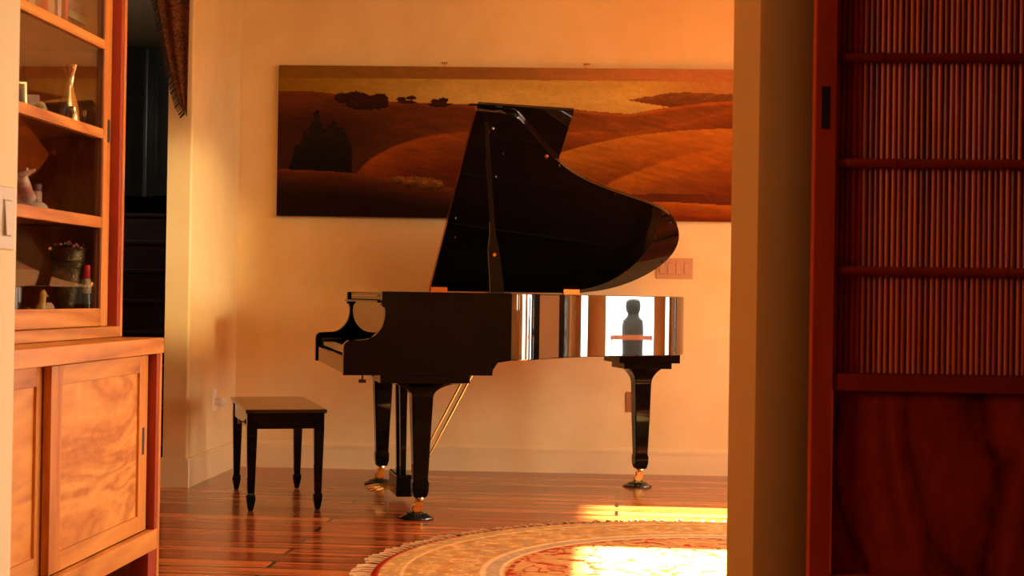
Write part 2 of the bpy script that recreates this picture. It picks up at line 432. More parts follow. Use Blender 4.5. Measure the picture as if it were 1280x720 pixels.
# --- cheeks / arms
def arm_prof():
    P = [(0, .645), (0, .765), (.003, .781), (.018, .7945), (.05, .797), (.088, .799)]
    P += catmull([(.088, .799), (.115, .806), (.145, .828), (.168, .862), (.178, .905), (.177, .935), (.170, .951)], 5)[1:]
    P += [(.163, .955), (.165, 1.010), (.167, 1.012), (.745, 1.012), (.745, .712), (.684, .705), (.676, .69), (.670, .678), (.662, .676), (.662, .645)]
    return P
for nm, v0, v1 in (('cheek', 0, .055), ('cheek', W-.055, W)):
    bm = bmesh.new(); prism(bm, arm_prof(), lambda p: (p[0], v0, p[1]), lambda p: (p[0], v1, p[1]))
    es = [e for e in bm.edges if abs(e.verts[0].co.y-e.verts[1].co.y) < 1e-6]
    bmesh.ops.bevel(bm, geom=es, offset=.0025, segments=2, affect='EDGES')
    link(nm, bm, LACQ, PR, smooth=30)
bx('keybed', (.03, .66, .055, W-.055, .645, .705), SATIN, PR, bev=.002)
bx('key_slip', (.008, .03, .055, W-.055, .648, .722), MIRR, PR, bev=.002)
for v0 in (.055, W-.055-.07): bx('key_block', (.025, .185, v0, v0+.07, .706, .768), BLACK, PR, bev=.004)
# keys: 52 naturals, 36 sharps
k0, k1 = .13, W-.13; kw = (k1-k0)/52
bm = bmesh.new(); box(bm, 0, .15, -kw/2+.0006, kw/2-.0006, .728, .748, bev=.001); wk = link('white_key', bm, IVORY, PR)
bm = bmesh.new(); pr_ = [(.055, .748), (.060, .760), (.15, .760), (.15, .748)]
prism(bm, pr_, lambda p: (p[0], -.005, p[1]), lambda p: (p[0], .005, p[1])); bk = link('black_key', bm, BLACK, PR)
fw_, fb_ = True, True
for i in range(52):
    v = k1-(i+.5)*kw                                # bass is on the far side
    o = wk if i == 0 else wk.copy()
    if i: COL.objects.link(o); o.parent = PR
    o.location = (.035, v, 0)
    if (i % 7) in (0, 2, 3, 5, 6) and i < 51:        # A# C# D# F# G#
        q = bk if fb_ else bk.copy()
        if not fb_: COL.objects.link(q); q.parent = PR
        fb_ = False; q.location = (.035, v-kw/2, 0)
bx('fallboard', (.186, .205, .055, W-.055, .735, .966), MIRR, PR, bev=.002)
bx('front_shelf', (.150, .60, .055, W-.055, .962, .972), LACQ, PR, bev=.002)
bx('music_desk', (.175, .60, .056, W-.056, .975, 1.008), LACQ, PR, bev=.002)
bx('desk_lip', (.168, .1745, .2, W-.2, .991, .995), STEEL, PR, bev=.001)
# --- lid
TH = R(37); cT, sT = math.cos(TH), math.sin(TH); HZ = 1.022
def LP(u, w, t=0): return (u, W-w*cT+t*sT, HZ+w*sT+t*cT)
def lidplate(name, outl, t0, t1, m, bev=.003):
    bm = bmesh.new(); prism(bm, outl, lambda p: LP(p[0], p[1], t0), lambda p: LP(p[0], p[1], t1))
    nrm = Vector((0, sT, cT))
    es = [e for e in bm.edges if abs((e.verts[0].co-e.verts[1].co).dot(nrm)) < 1e-5]
    bmesh.ops.bevel(bm, geom=es, offset=bev, segments=2, affect='EDGES')
    return link(name, bm, m, PR, smooth=30)
lid = lidplate('lid', lid_out, 0, .022, BLACK)
lidplate('front_flap', [(.625, .01), (.650, 1.415), (1.116, 1.400), (1.105, .01)], .028, .048, BLACK)
bm = bmesh.new(); prism(bm, [(.612, .0), (.637, 1.40), (.640, 1.40), (.615, .0)], lambda p: LP(p[0], p[1], -.001), lambda p: LP(p[0], p[1], .03)); link('hinge_strip', bm, COPPER, lid)
for u in (.66, 1.40):
    bm = bmesh.new(); box(bm, u-.045, u+.045, W-.035, W+.006, 1.011, 1.019)
    tube(bm, (u-.045, W-.012, 1.024), (u+.045, W-.012, 1.024), .011)
    box(bm, u-.045, u+.045, W-.03, W-.016, 1.019, 1.05)
    link('hinge', bm, COPPER, PR)
dots = [((.737, 1.284), .009, STEEL), ((.722, 1.262), .006, STEEL), ((.747, 1.093), .004, STEEL), ((.819, 1.114), .003, STEEL), ((.813, .944), .005, STEEL), ((1.037, 1.103), .012, COPPER), ((1.115, 1.042), .005, STEEL), ((1.45, .846), .004, COPPER), ((1.805, .631), .008, SATIN), ((1.852, .30), .008, SATIN), ((.66, .62), .004, STEEL), ((.68, .466), .003, STEEL)]
for (p, r, m) in dots:
    bm = bmesh.new(); tube(bm, LP(*p, .001), LP(*p, -.008), r, r*.7, 16); link('bumper', bm, m, lid)
# --- prop stick
bm = bmesh.new()
a, b, c = Vector((.694, .075, 1.0)), Vector((.688, .155, 1.22)), Vector(LP(.695, 1.335, -.012))
def bar(bm, p, q, hw0, ht0, hw1, ht1):
    d = (q-p).normalized(); s = Vector((1, 0, 0)); s = (s-d*s.dot(d)).normalized(); t = d.cross(s)
    loft(bm, [[tuple(P+s*(i*hw)+t*(j*ht)) for i, j in ((-1, -1), (1, -1), (1, 1), (-1, 1))] for P, hw, ht in ((p, hw0, ht0), (q, hw1, ht1))])
bar(bm, a, b, .032, .010, .025, .010)
bar(bm, b-(b-a)*.05, b+(c-b)*.12, .025, .009, .012, .008)
bar(bm, b+(c-b)*.12, c, .012, .008, .009, .007)
pp = link('lid_prop', bm, LACQ, PR)
bm = bmesh.new(); q = a.lerp(b, .85); tube(bm, q+Vector((0, -.016, 0)), q+Vector((0, .016, 0)), .008); link('pivot', bm, COPPER, pp)
bm = bmesh.new(); box(bm, .64, .75, .04, .075, .985, 1.016, bev=.002); link('prop_bracket', bm, SATIN, PR)
# --- legs
def leg(cx, cy, top, kind, hxy=.048):
    bm = bmesh.new()
    loft(bm, [sq(cx, cy, .095, .024), sq(cx, cy, .102, .030), sq(cx, cy, .125, .036), sq(cx, cy, .16, .037), sq(cx, cy, .172, .033), sq(cx, cy, .178, .033), sq(cx, cy, .36, .040), sq(cx, cy, .535, hxy), sq(cx, cy, .545, hxy)])
    if kind == 'front':
        secs = []
        for k in range(9):
            t = k/8; z = .545+.065*t; w = hxy+(.19-hxy)*(1-math.sqrt(1-t*t)) if t < 1 else .19
            secs.append(sq(cx, cy, z, w, hxy+(.11-hxy)*(1-math.sqrt(max(0, 1-t*t))), .05))
        loft(bm, secs)
        L = link('leg', bm, LACQ, PR, smooth=30)
        bx('leg_plate', (cx-.2, cx+.2, cy-.115, cy+.115, .610, .6445), LACQ, L, bev=.002)
    else:
        secs = []
        for k in range(9):
            t = k/8; z = .545+.085*t; w = hxy+(.088-hxy)*(t**2.2)
            secs.append(sq(cx, cy, z, w, w, .08))
        loft(bm, secs)
        L = link('leg', bm, LACQ, PR, smooth=30)
        bx('leg_plate', (cx-.13, cx+.13, cy-.12, cy+.12, .630, .66), LACQ, L, bev=.003)
        bx('leg_plate', (cx-.165, cx+.165, cy-.15, cy+.15, .661, .7195), LACQ, L, bev=.003)
    bm = bmesh.new()
    lathe(bm, [(.020, .096), (.021, .088), (.013, .084), (.012, .075)], (cx, cy, 0), 20)
    box(bm, cx-.020, cx+.014, cy-.017, cy-.012, .045, .08); box(bm, cx-.020, cx+.014, cy+.012, cy+.017, .045, .08); box(bm, cx-.020, cx+.014, cy-.017, cy+.017, .072, .08)
    lathe(bm, [(.020, -.010), (.024, -.007), (.024, .007), (.020, .010)], (cx-.010, cy, .046), 20, 'y')
    link('caster', bm, BRASS, L, smooth=30)
    return (cx-.012, cy)
legs = [leg(.362, .12, 0, 'front'), leg(.350, W-.12, 0, 'front'), leg(1.70, W-.37, 0, 'tail', .044)]
Mp = Matrix.Translation(PR.location) @ Matrix.Rotation(R(16.68), 4, 'Z')
cup_lab = ['dark round caster cup under the nearest front leg of the piano', 'dark round caster cup under the far front leg of the piano', 'dark round caster cup under the tail leg of the piano']
for (lx, ly), lb in zip(legs, cup_lab):
    p = Mp @ Vector((lx, ly, 0))
    bm = bmesh.new()
    lathe(bm, [(.070, 0), (.078, .004), (.077, .009), (.066, .014), (.056, .017), (.050, .024), (.038, .0275), (.032, .0265), (.028, .0215)], (0, 0, 0), 36)
    o = link('caster_cup', bm, GLASSD, smooth=35); o.location = (p.x, p.y, 0)
    tag(o, lb, 'caster cup', 'caster cups under the piano legs')
# --- pedal lyre
ly = empty('pedal_lyre', (0, 0, 0)); ly.parent = PR
for v in (.665, .805):
    bm = bmesh.new(); loft(bm, [sq(.365, v, .13, .013, .016), sq(.362, v, .40, .016, .018), sq(.36, v, .62, .02, .022)]); link('lyre_post', bm, LACQ, ly)
bx('lyre_head', (.30, .42, .62, .85, .60, .645), BLACK, ly, bev=.003)
bx('pedal_box', (.325, .405, .60, .87, .030, .135), LACQ, ly, bev=.008)
for k in (-1, 0, 1):
    bm = bmesh.new(); v = .735+k*.07
    loft(bm, [[(u, v-h, z-.004), (u, v+h, z-.004), (u, v+h, z+.004), (u, v-h, z+.004)] for u, z, h in ((.34, .066, .011), (.27, .066, .011), (.235, .060, .017), (.205, .054, .014))])
    link('pedal', bm, BRASS, ly)
for v in (.66, .81):
    bm = bmesh.new(); tube(bm, (.405, v, .055), (.715, v, .645), .0055); link('brace_rod', bm, BRASS, ly, smooth=60)
bm = bmesh.new(); tube(bm, (.095, .10, .645), (.095, .10, .622), .004); box(bm, .078, .112, .096, .104, .606, .622, bev=.004); link('wing_screw', bm, SATIN, PR)

# ------------------------------------------------------------------ bench
BN = empty('piano_bench', (-1.655, 7.03, 0), R(19.6), 'black piano bench with a flat top standing left of the piano', 'bench')
hx, hy = .185, .43
bx('seat', (-hx, hx, -hy, hy, .447, .466), BLACK, BN, bev=.003)
for s in (-1, 1):
    bx('apron', (-hx+.03, hx-.03, s*(hy-.035)-.01, s*(hy-.035)+.01, .375, .446), LACQ, BN, bev=.002)
    ap = bx('apron', (s*(hx-.022)-.009, s*(hx-.022)+.009, -hy+.05, hy-.05, .375, .446), MIRR, BN, bev=.002)
    if s < 0:
        bm = bmesh.new(); lathe(bm, [(.004, 0), (.004, -.008), (.010, -.010), (.013, -.016), (.010, -.023), (.003, -.026)], (-hx+.013, -.12, .385), 20, 'x'); link('adjuster_knob', bm, STEEL, ap, smooth=50)
    for t in (-1, 1):
        cx, cy = s*(hx-.032), t*(hy-.045)
        bm = bmesh.new()
        loft(bm, [sq(cx, cy, 0, .008), sq(cx, cy, .006, .012), sq(cx, cy, .05, .0205), sq(cx, cy, .068, .0205), sq(cx, cy, .082, .0145), sq(cx, cy, .085, .0165), sq(cx, cy, .20, .0195), sq(cx, cy, .36, .0235), sq(cx, cy, .446, .0235)])
        link('leg', bm, LACQ, BN, smooth=30)

# ------------------------------------------------------------------ painting (canvas painted with vertex colours)
def sfn(pts):
    xs = [p[0] for p in pts]; ys = [p[1] for p in pts]
    return lambda x: np.interp(x, xs, ys)
def vnoise(X, Y, fx, fy, seed):
    rng = np.random.RandomState(seed); G = rng.rand(256, 256)
    x = X*fx; y = Y*fy; xi = np.floor(x).astype(int); yi = np.floor(y).astype(int); tx = x-xi; ty = y-yi
    tx = tx*tx*(3-2*tx); ty = ty*ty*(3-2*ty)
    g = lambda i, j: G[(yi+j) % 256, (xi+i) % 256]
    return (g(0, 0)*(1-tx)+g(1, 0)*tx)*(1-ty)+(g(0, 1)*(1-tx)+g(1, 1)*tx)*ty
def fbm(X, Y, fx, fy, seed, o=4):
    s = 0; a = 1; t = 0
    for k in range(o): s = s+a*vnoise(X, Y, fx*2**k, fy*2**k, seed+k); t += a; a *= .55
    return s/t
def lin(c): c = np.asarray(c)/255.; return np.where(c <= .04045, c/12.92, ((c+.055)/1.055)**2.4)
PAINT_GAIN = np.array((.68, .80, .80))
def paint_canvas(nx=560, ny=190):
    X, Y = np.meshgrid(np.linspace(352, 936, nx), np.linspace(83, 270, ny))
    # picture rows are measured with the level taken out (the photo leans ~0.9 degrees)
    C = np.zeros((ny, nx, 3))
    def put(mask, col): C[mask] = (np.asarray(col) if np.ndim(col) == 1 else col[mask])
    def grad(A, B, t): t = np.clip(t, 0, 1)[..., None]; return np.asarray(A)*(1-t)+np.asarray(B)*t
    tx = (X-352)/584.
    n1 = fbm(X, Y, .03, .06, 1); n2 = fbm(X, Y, .035, .16, 11); n3 = fbm(X, Y, .22, .4, 21); sk = fbm(X+.6*Y, Y-.25*X, .03, .25, 77)
    wob = (n2-.5)*4
    C[:] = grad((140, 88, 18), (196, 118, 66), tx*1.25)
    C *= (.93+.14*n2)[..., None]
    lo = Y > 98.5+.4*wob
    sky = grad((160, 104, 16), (222, 164, 76), (X-370)/200.)
    sky = sky*(1-np.clip((X-820)/60, 0, 1)[..., None])+np.array((200, 126, 62))*np.clip((X-820)/60, 0, 1)[..., None]
    glow = np.exp(-((Y-121)/13.)**2)*np.clip((X-480)/120., 0, 1)*np.clip((850-X)/60., 0, 1)
    sky = sky*(.92+.12*n2)[..., None]+np.array((16, 16, 12))*glow[..., None]
    put(lo, sky)
    hl = sfn([(786, 122), (800, 119), (815, 117), (835, 113), (860, 111.5), (900, 113), (936, 113)])(X); hb = sfn([(786, 122), (812, 126), (846, 131), (936, 140)])(X)
    put((X > 787) & (Y > hl+(n3-.5)*2) & (Y < hb), grad((140, 78, 34), (112, 56, 22), (Y-hl)/16.)*(.85+.3*n3)[..., None])
    rg = sfn([(352, 115), (395, 115.5), (425, 118), (490, 127), (560, 128), (600, 130), (640, 130), (690, 131), (745, 136), (790, 139), (815, 134), (846, 129), (880, 124), (936, 120)])(X)+(n3-.5)*1.0
    m = Y > rg
    hills = grad((108, 46, 12), (140, 68, 22), (X-560)/200.)
    put(m, hills*(.72+.3*sk+.25*n2)[..., None])
    rim_ = np.exp(-((Y-rg-2)/2.2)**2)[..., None]; C[m] = (C*(1+.25*rim_))[m]
    # flat-topped trees on the ridge
    for cx, cy, rx, ry in ((432, 123, 9, 6.5), (447, 121, 13, 6), (458, 124, 10, 8), (476, 122.5, 9, 5), (482, 126, 8, 9), (462, 131, 27, 6), (506, 123.5, 6, 2.6), (519, 122, 6, 2.6), (513, 127, 11, 2.4), (548, 126, 6, 3), (558, 125, 7, 3.6), (553, 130, 14, 3), (600, 129.5, 12, 1.8)):
        d = ((X-cx)/rx)**2+((Y-cy)/ry)**2+(n3-.5)*.9
        put(d < 1, grad((70, 28, 8), (44, 17, 5), (Y-cy+ry)/(2*ry))*(.85+.3*n3)[..., None])
    dk = np.clip((Y-124)/32, 0, 1)*np.clip((560-X)/130, 0, 1)
    C[m] = (C*(1-.38*dk)[..., None])[m]
    h1 = sfn([(440, 232), (450, 216), (458, 207), (470, 196), (485, 187), (500, 180), (530, 170), (560, 164.5), (600, 160), (640, 159), (700, 165), (760, 174), (800, 186)])(X)
    hh = grad((158, 70, 16), (96, 32, 6), (Y-h1)/50.)*(.74+.28*sk+.22*n2)[..., None]
    al = np.clip((Y-h1-wob*.3)/2.5, 0, 1)*np.clip((X-440)/25., 0, 1)*(X < 800); C = C*(1-al[..., None])+hh*al[..., None]
    h0 = sfn([(690, 165), (740, 160), (790, 162), (850, 150), (895, 138), (936, 128)])(X)
    put((Y > h0+wob*.2) & (X > 690), grad((158, 76, 20), (114, 48, 12), (Y-h0)/25.)*(.74+.28*sk+.22*n2)[..., None])
    h2 = sfn([(680, 198), (700, 189), (740, 177), (790, 166), (850, 159), (900, 156), (936, 155)])(X)
    put((Y > h2+wob*.2) & (X > 680), grad((198, 110, 28), (132, 56, 10), (Y-h2)/55.)*(.76+.26*sk+.2*n2)[..., None])
    h3 = sfn([(740, 240), (770, 220), (810, 204), (850, 190), (900, 178), (936, 172)])(X)
    hh = grad((186, 96, 18), (104, 40, 5), (Y-h3)/60.)*(.74+.28*sk+.22*n2)[..., None]
    al = np.clip((Y-h3-wob*.3)/3., 0, 1)*(X > 740); C = C*(1-al[..., None])+hh*al[..., None]
    put((Y > 237+wob*.5) & (X > 700) & (Y < 252), np.array((92, 34, 5))*(.75+.5*n2)[..., None])
    h4 = sfn([(640, 244), (760, 246), (850, 247), (936, 251)])(X)
    put((Y > h4) & (X > 640), grad((180, 88, 14), (112, 38, 4), (Y-h4)/18.)*(.8+.4*n2)[..., None])
    # poplars
    tp = sfn([(366, 214), (371, 196), (376, 178), (381, 181), (385, 166), (389, 170), (393, 154), (398, 143), (402, 139), (406, 152), (411, 163), (416, 158), (422, 149), (427, 160), (432, 158), (437, 167), (442, 176), (446, 182), (452, 176), (450, 196), (446, 216)])(X)+(n3-.5)*16
    put((Y > tp) & (Y < 222) & (X > 366) & (X < 452), grad((40, 25, 7), (22, 14, 4), (Y-165)/40.)*(.6+.8*n3)[..., None])
    # foreground bank, lower left
    fb = sfn([(352, 212), (385, 213), (430, 215), (470, 218), (520, 226), (580, 234), (640, 242)])(X)
    put((Y > fb+wob*.2) & (X < 640), grad((134, 54, 12), (34, 14, 2), ((np.clip(Y-fb, 0, 99))/30.)**.55)*(.85+.3*n2)[..., None])
    for cx, cy, rx, ry in ((505, 224, 12, 5), (522, 226, 14, 7), (540, 228, 13, 8), (553, 229, 8, 6)):
        d = ((X-cx)/rx)**2+((Y-cy)/ry)**2+(n3-.5)*1.3
        put(d < 1, grad((136, 76, 24), (58, 24, 6), (Y-cy+ry*.4)/(1.4*ry))*(.6+.8*n3)[..., None])
    C *= (.93+.14*n3)[..., None]
    return np.clip(lin(np.clip(C, 0, 255))*PAINT_GAIN, 0, 1)

def colour_grid(name, cols, fn, mat, parent=None):
    ny, nx, _ = cols.shape
    vs = [fn(i/(nx-1), j/(ny-1)) for j in range(ny) for i in range(nx)]
    fs = [(j*nx+i, (j+1)*nx+i, (j+1)*nx+i+1, j*nx+i+1) for j in range(ny-1) for i in range(nx-1)]
    me = bpy.data.meshes.new(name); me.from_pydata(vs, [], fs); me.materials.append(mat)
    ca = me.color_attributes.new('Col', 'FLOAT_COLOR', 'POINT')
    a = np.ones((ny*nx, 4), dtype=np.float32); a[:, :3] = cols.reshape(-1, 3); ca.data.foreach_set('color', a.ravel())
    o = bpy.data.objects.new(name, me); COL.objects.link(o)
    if parent: o.parent = parent
    return o
PT = empty('landscape_painting', wall_o, WA, 'wide unframed oil painting of rolling orange hills hanging on the back wall', 'painting')
px0, px1, pz0, pz1 = .245, 2.925, 1.443, 2.306
bx('canvas', (px0, px1, -.040, -.006, pz0, pz1), plain('canvas_edge', srgb(70, 32, 10), .7), PT, bev=.003)
colour_grid('picture', paint_canvas(), lambda s, t: (px0+s*(px1-px0), -.0412, pz1-t*(pz1-pz0)), vcol('oil_paint', .6, .06, .15, 120), PT)
for i, x in enumerate((1.195, 2.008)):
    bm = bmesh.new()
    for k in (-1, 0, 1): tube(bm, (k*.012, -.012, .003), (k*.012, 0, .010), .0028)
    box(bm, -.004, .004, -.006, 0, -.012, .008)
    o = link('picture_hook', bm, COPPER); o.location = wall_o+Matrix.Rotation(WA, 3, 'Z') @ Vector((x, 0, 2.328)); o.rotation_euler.z = WA
    tag(o, ('small brass picture hook above the painting, %s' % ('over the left hills', 'over the piano lid')[i]), 'hook', 'picture hooks')

# ------------------------------------------------------------------ round rug
RUG = empty('round_rug', (.427, 5.284, 0), 0, 'round fringed rug in gold and cream with a red floral centre', 'rug')
RAD = 1.30
def rug_cols(nt=720, nr=190):
    T, Q = np.meshgrid(np.linspace(0, 2*math.pi, nt), np.linspace(.0, 1, nr)); r = Q*RAD
    Xc = r*np.cos(T); Yc = r*np.sin(T)
    n1 = fbm(Xc+5, Yc+5, 5, 5, 31); n2 = fbm(Xc+5, Yc+5, 22, 22, 41); n3 = fbm(Xc+5, Yc+5, 60, 60, 51, 2)
    C = np.zeros((nr, nt, 3))
    base = np.array((212, 164, 88))*(1-n1[..., None])+np.array((196, 150, 92))*n1[..., None]
    C[:] = base
    def put(m, c): C[m] = (np.asarray(c) if np.ndim(c) == 1 else c[m])
    pale = (np.abs(n2-.55) < .05); put(pale & (r > .8), np.array((224, 184, 118)))
    put((np.abs(fbm(Xc+9, Yc+2, 9, 9, 61)-.5) < .03) & (r > .84), np.array((186, 150, 104)))
    # motifs marching round the wide border
    a = np.abs(np.sin(T*22))*.5+.5*np.abs(np.sin((r-.98)*26))
    put((a > .86) & (r > .92) & (r < 1.17), np.array((196, 140, 70)))
    put((np.abs(r-.90) < .008) | (np.abs(r-.835) < .007) | (np.abs(r-1.185) < .008), np.array((232, 200, 140)))
    put((r > .843) & (r < .891), np.array((190, 160, 120)))
    put((r > 1.215) & (r < 1.232), np.array((196, 160, 100)))
    # red ground with cream scrolls in the middle
    inn = r < .82
    put(inn, np.array((206, 156, 92)))
    sc_ = fbm(Xc+3, Yc+7, 7, 7, 71, 3); vine = (np.abs(sc_-.5) < .028) | (np.abs(fbm(Xc+1, Yc+4, 11, 11, 81, 2)-.52) < .020)
    put(inn & vine, np.array((176, 50, 18)))
    put(inn & (np.abs(r-.806) < .010) & (np.sin(T*60) > -.4), np.array((176, 56, 22)))
    fl = (np.sin(T*14)*np.cos(r*24) > .6); put(inn & fl & ~vine, np.array((206, 132, 72)))
    put(r > 1.268, np.array((168, 44, 16)))
    C *= (.88+.24*n3)[..., None]
    return lin(np.clip(C, 0, 255))
colour_grid('pile', rug_cols(), lambda s, t: (t*RAD*math.cos(2*math.pi*s), t*RAD*math.sin(2*math.pi*s), .013-.008*max(0, (t-.985)/.015)), vcol('rug_wool', .95, .1, .5, 160), RUG)
bm = bmesh.new(); lathe(bm, [(RAD-.01, 0.0005), (RAD, .001), (RAD, .006), (RAD-.01, .0065)], seg=180)
link('backing', bm, plain('rug_edge', srgb(160, 44, 18), .9), RUG)
bm = bmesh.new()
nT = 200
for k in range(nT):
    t = 2*math.pi*k/nT+random.uniform(-.006, .006); L = random.uniform(.045, .075); b = random.uniform(-.25, .25)
    d = Vector((math.cos(t), math.sin(t), 0)); s = Vector((-d.y, d.x, 0))
    p0 = d*(RAD-.004)+Vector((0, 0, .006)); p1 = d*(RAD+L*.5)+s*b*.02+Vector((0, 0, .008)); p2 = d*(RAD+L)+s*b*.05+Vector((0, 0, .003))
    tube(bm, p0, p1, .003, .004, 6); tube(bm, p1, p2, .004, .0075, 6)
f = link('fringe', bm, plain('fringe_cotton', srgb(226, 200, 156), .9), RUG); f['kind'] = 'stuff'

# ------------------------------------------------------------------ lower cabinet (sideboard)
SB = empty('sideboard_cabinet', (-1.43, 4.524, 0), 0, 'lower cherry wood cabinet with sliding panel doors and thick flat top', 'cabinet')
# local: x<0 goes into the cabinet, y<0 towards the camera
YN = -1.70
bx('top', (-.50, 0.004, YN, .0, .802, .850), CAB_Y, SB, bev=.002)
bx('end_panel', (-.48, -.001, -.024, -.001, 0, .801), CAB_Z, SB, bev=.0015)
bx('end_panel', (-.48, -.001, YN+.001, YN+.024, 0, .801), CAB_Z, SB, bev=.0015)
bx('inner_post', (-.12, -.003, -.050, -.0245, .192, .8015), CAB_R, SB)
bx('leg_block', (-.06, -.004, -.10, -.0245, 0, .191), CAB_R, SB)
bx('bottom_rail', (-.028, -.001, YN+.0245, -.0245, .192, .254), CAB_Y, SB, bev=.0015)
bx('back', (-.48, -.465, YN+.0245, -.0245, .192, .801), CAB_IN, SB)
bx('floor_board', (-.464, -.029, YN+.0245, -.0245, .235, .25), CAB_IN, SB)
def panel_door(y0, y1, x, panelmat, pull=None):
    z0, z1 = .256, .797
    d = empty('door', (x, y0, 0)); d.parent = SB
    L = y1-y0; s = .075
    bx('stile', (-.022, 0, 0, s, z0, z1), CAB_Z, d, bev=.0015); bx('stile', (-.022, 0, L-s, L, z0, z1), CAB_Z, d, bev=.0015)
    bx('rail', (-.022, 0, s+.0005, L-s-.0005, z0, z0+.05), CAB_Y, d, bev=.0015); bx('rail', (-.022, 0, s+.0005, L-s-.0005, z1-.052, z1), CAB_Y, d, bev=.0015)
    bx('panel', (-.016, -.008, s-.004, L-s+.004, z0+.045, z1-.047), panelmat, d)
    if pull:
        bm = bmesh.new(); box(bm, -.004, .0012, L-.048, L-.030, .492, .575); link('finger_pull', bm, SLATE, d)
    return d
panel_door(-.835, -.058, -.027, CAB_P, True)
panel_door(-1.60, -.792, -.053, CAB_P2)

# ------------------------------------------------------------------ upper display cabinet
UC = empty('display_cabinet', (-1.56, 4.518, .851), 0, 'tall cherry wood display cabinet with glass sliding doors standing on the lower cabinet', 'cabinet')
def U(name, d, m, p=UC, bev=.0015): return bx(name, (d[0], d[1], d[2], d[3], d[4]-.851, d[5]-.851), m, p, bev)
YU = -1.75
U('end_panel', (-.36, 0, -.020, 0, .8515, 2.12), CAB_Z)
U('end_panel', (-.36, 0, YU, YU+.02, .8515, 2.12), CAB_Z)
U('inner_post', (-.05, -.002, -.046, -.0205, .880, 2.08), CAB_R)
U('base_rail', (-.36, -.001, YU+.0205, -.0205, .8515, .884), CAB_Y)
U('top_rail', (-.36, -.001, YU+.0205, -.0205, 2.08, 2.12), CAB_Y)
U('back', (-.36, -.348, YU+.0205, -.0205, .885, 2.079), CAB_IN)
for z in (.905, 1.195, 1.470, 1.745):
    if z > .91: U('shelf', (-.345, -.062, YU+.021, -.021, z, z+.018), CAB_IN)
def glass_door(y0, y1, x, pull):
    d = empty('glass_door', (x, y0, -.851)); d.parent = UC; L = y1-y0
    bx('stile', (-.022, 0, 0, .045, .885, 2.078), CAB_Z, d, bev=.0015); bx('stile', (-.022, 0, L-.062, L, .885, 2.078), CAB_Z, d, bev=.0015)
    for z0, z1 in ((.886, .940), (1.187, 1.221), (1.462, 1.492), (1.737, 1.766), (2.02, 2.077)):
        bm = bmesh.new(); box(bm, -.022, -.001, .0455, L-.0625, z0, z1, bev=.0015)
        box(bm, -.001, .0008, .0455, L-.0625, z0+.005, z0+.008)
        link('rail', bm, CAB_Y, d)
    bx('pane', (-.012, -.009, .04, L-.057, .93, 2.03), PANE, d)
    bx('bead', (-.010, -.002, L-.075, L-.070, .94, 2.02), plain('bead', srgb(80, 40, 18), .4), d)
    bm = bmesh.new(); box(bm, -.004, .0012, L-.030, L-.012, 1.455, 1.525); link('finger_pull', bm, SLATE, d)
glass_door(-.93, -.050, -.030, True)
glass_door(-1.72, -.90, -.056, True)

# ------------------------------------------------------------------ things in the display cabinet
def lath(name, prof, loc, m, label, cat, parent=None, seg=28, smooth=50):
    bm = bmesh.new(); lathe(bm, prof, seg=seg); o = link(name, bm, m, parent, smooth=smooth); o.location = loc
    if label: tag(o, label, cat)
    return o
S2 = 1.4885; S3 = 1.2135; S1 = 1.7635; S4 = .885
# pitcher / vase on the second shelf
vz = lath('silver_vase', [(a_*1.18, b_) for a_, b_ in [(.020, 0), (.030, .004), (.031, .02), (.029, .045), (.022, .085), (.013, .115), (.010, .135), (.013, .16), (.020, .185), (.0225, .190), (.019, .186), (.010, .15)]], (-1.676, 4.345, S2), SILVER, 'tall slender silver vase with a flared lip behind the cabinet glass', 'vase')
GOB = [(.013, 0), (.012, .003), (.004, .006), (.003, .024), (.010, .034), (.013, .05), (.0125, .062), (.010, .05)]
lath('silver_goblet', GOB, (-1.660, 4.425, S2), SILVER, 'small silver goblet to the right of the tall silver vase', 'goblet')
lath('silver_goblet', [(a*.9, b*.9) for a, b in GOB], (-1.642, 4.28, S2), SILVER, 'small silver goblet just in front of the tall silver vase', 'goblet')
lath('silver_goblet', [(a*.75, b*.62) for a, b in GOB], (-1.675, 4.470, S2), SILVER, 'tiny silver cup nearest the right end of its shelf', 'goblet')
# crystal
bm = bmesh.new(); bmesh.ops.create_icosphere(bm, subdivisions=2, radius=.017)
for v in bm.verts: v.co *= 1+.45*noise.noise(v.co*70); v.co.z = v.co.z*1.25+.020
for v in bm.verts: v.co.z = max(v.co.z, 0)
o = link('crystal_cluster', bm, plain('crystal', srgb(220, 200, 150), .1, var=.3, scale=60)); o.location = (-1.650, 4.066, S2+.0005); tag(o, 'pale sparkling crystal cluster near the left of the vase shelf', 'crystal')
bm = bmesh.new(); box(bm, -.024, .024, -.0015, .0015, 0, .068)
o = link('picture_card', bm, plain('card', srgb(200, 170, 150), .5, var=.25, scale=60)); o.location = (-1.690, 4.095, S2+.001); o.rotation_euler = (R(-14), R(0), R(35)); tag(o, 'pale picture card leaning behind the crystal cluster', 'card')
ph = empty('framed_photo', (-1.700, 3.985, S2+.006), R(35), 'small picture frame leaning at the left end of the vase shelf', 'picture frame'); ph.rotation_euler = (R(-18), 0, R(30))
for d in ((-.04, -.034, 0, .004, 0, .09), (.034, .04, 0, .004, 0, .09), (-.034, .034, 0, .004, 0, .006), (-.034, .034, 0, .004, .084, .09)): bx('frame_bar', d, SILVER, ph)
bx('photo', (-.034, .034, .001, .003, .006, .084), plain('dim_photo', srgb(96, 60, 34), .3, var=.4, scale=40), ph)
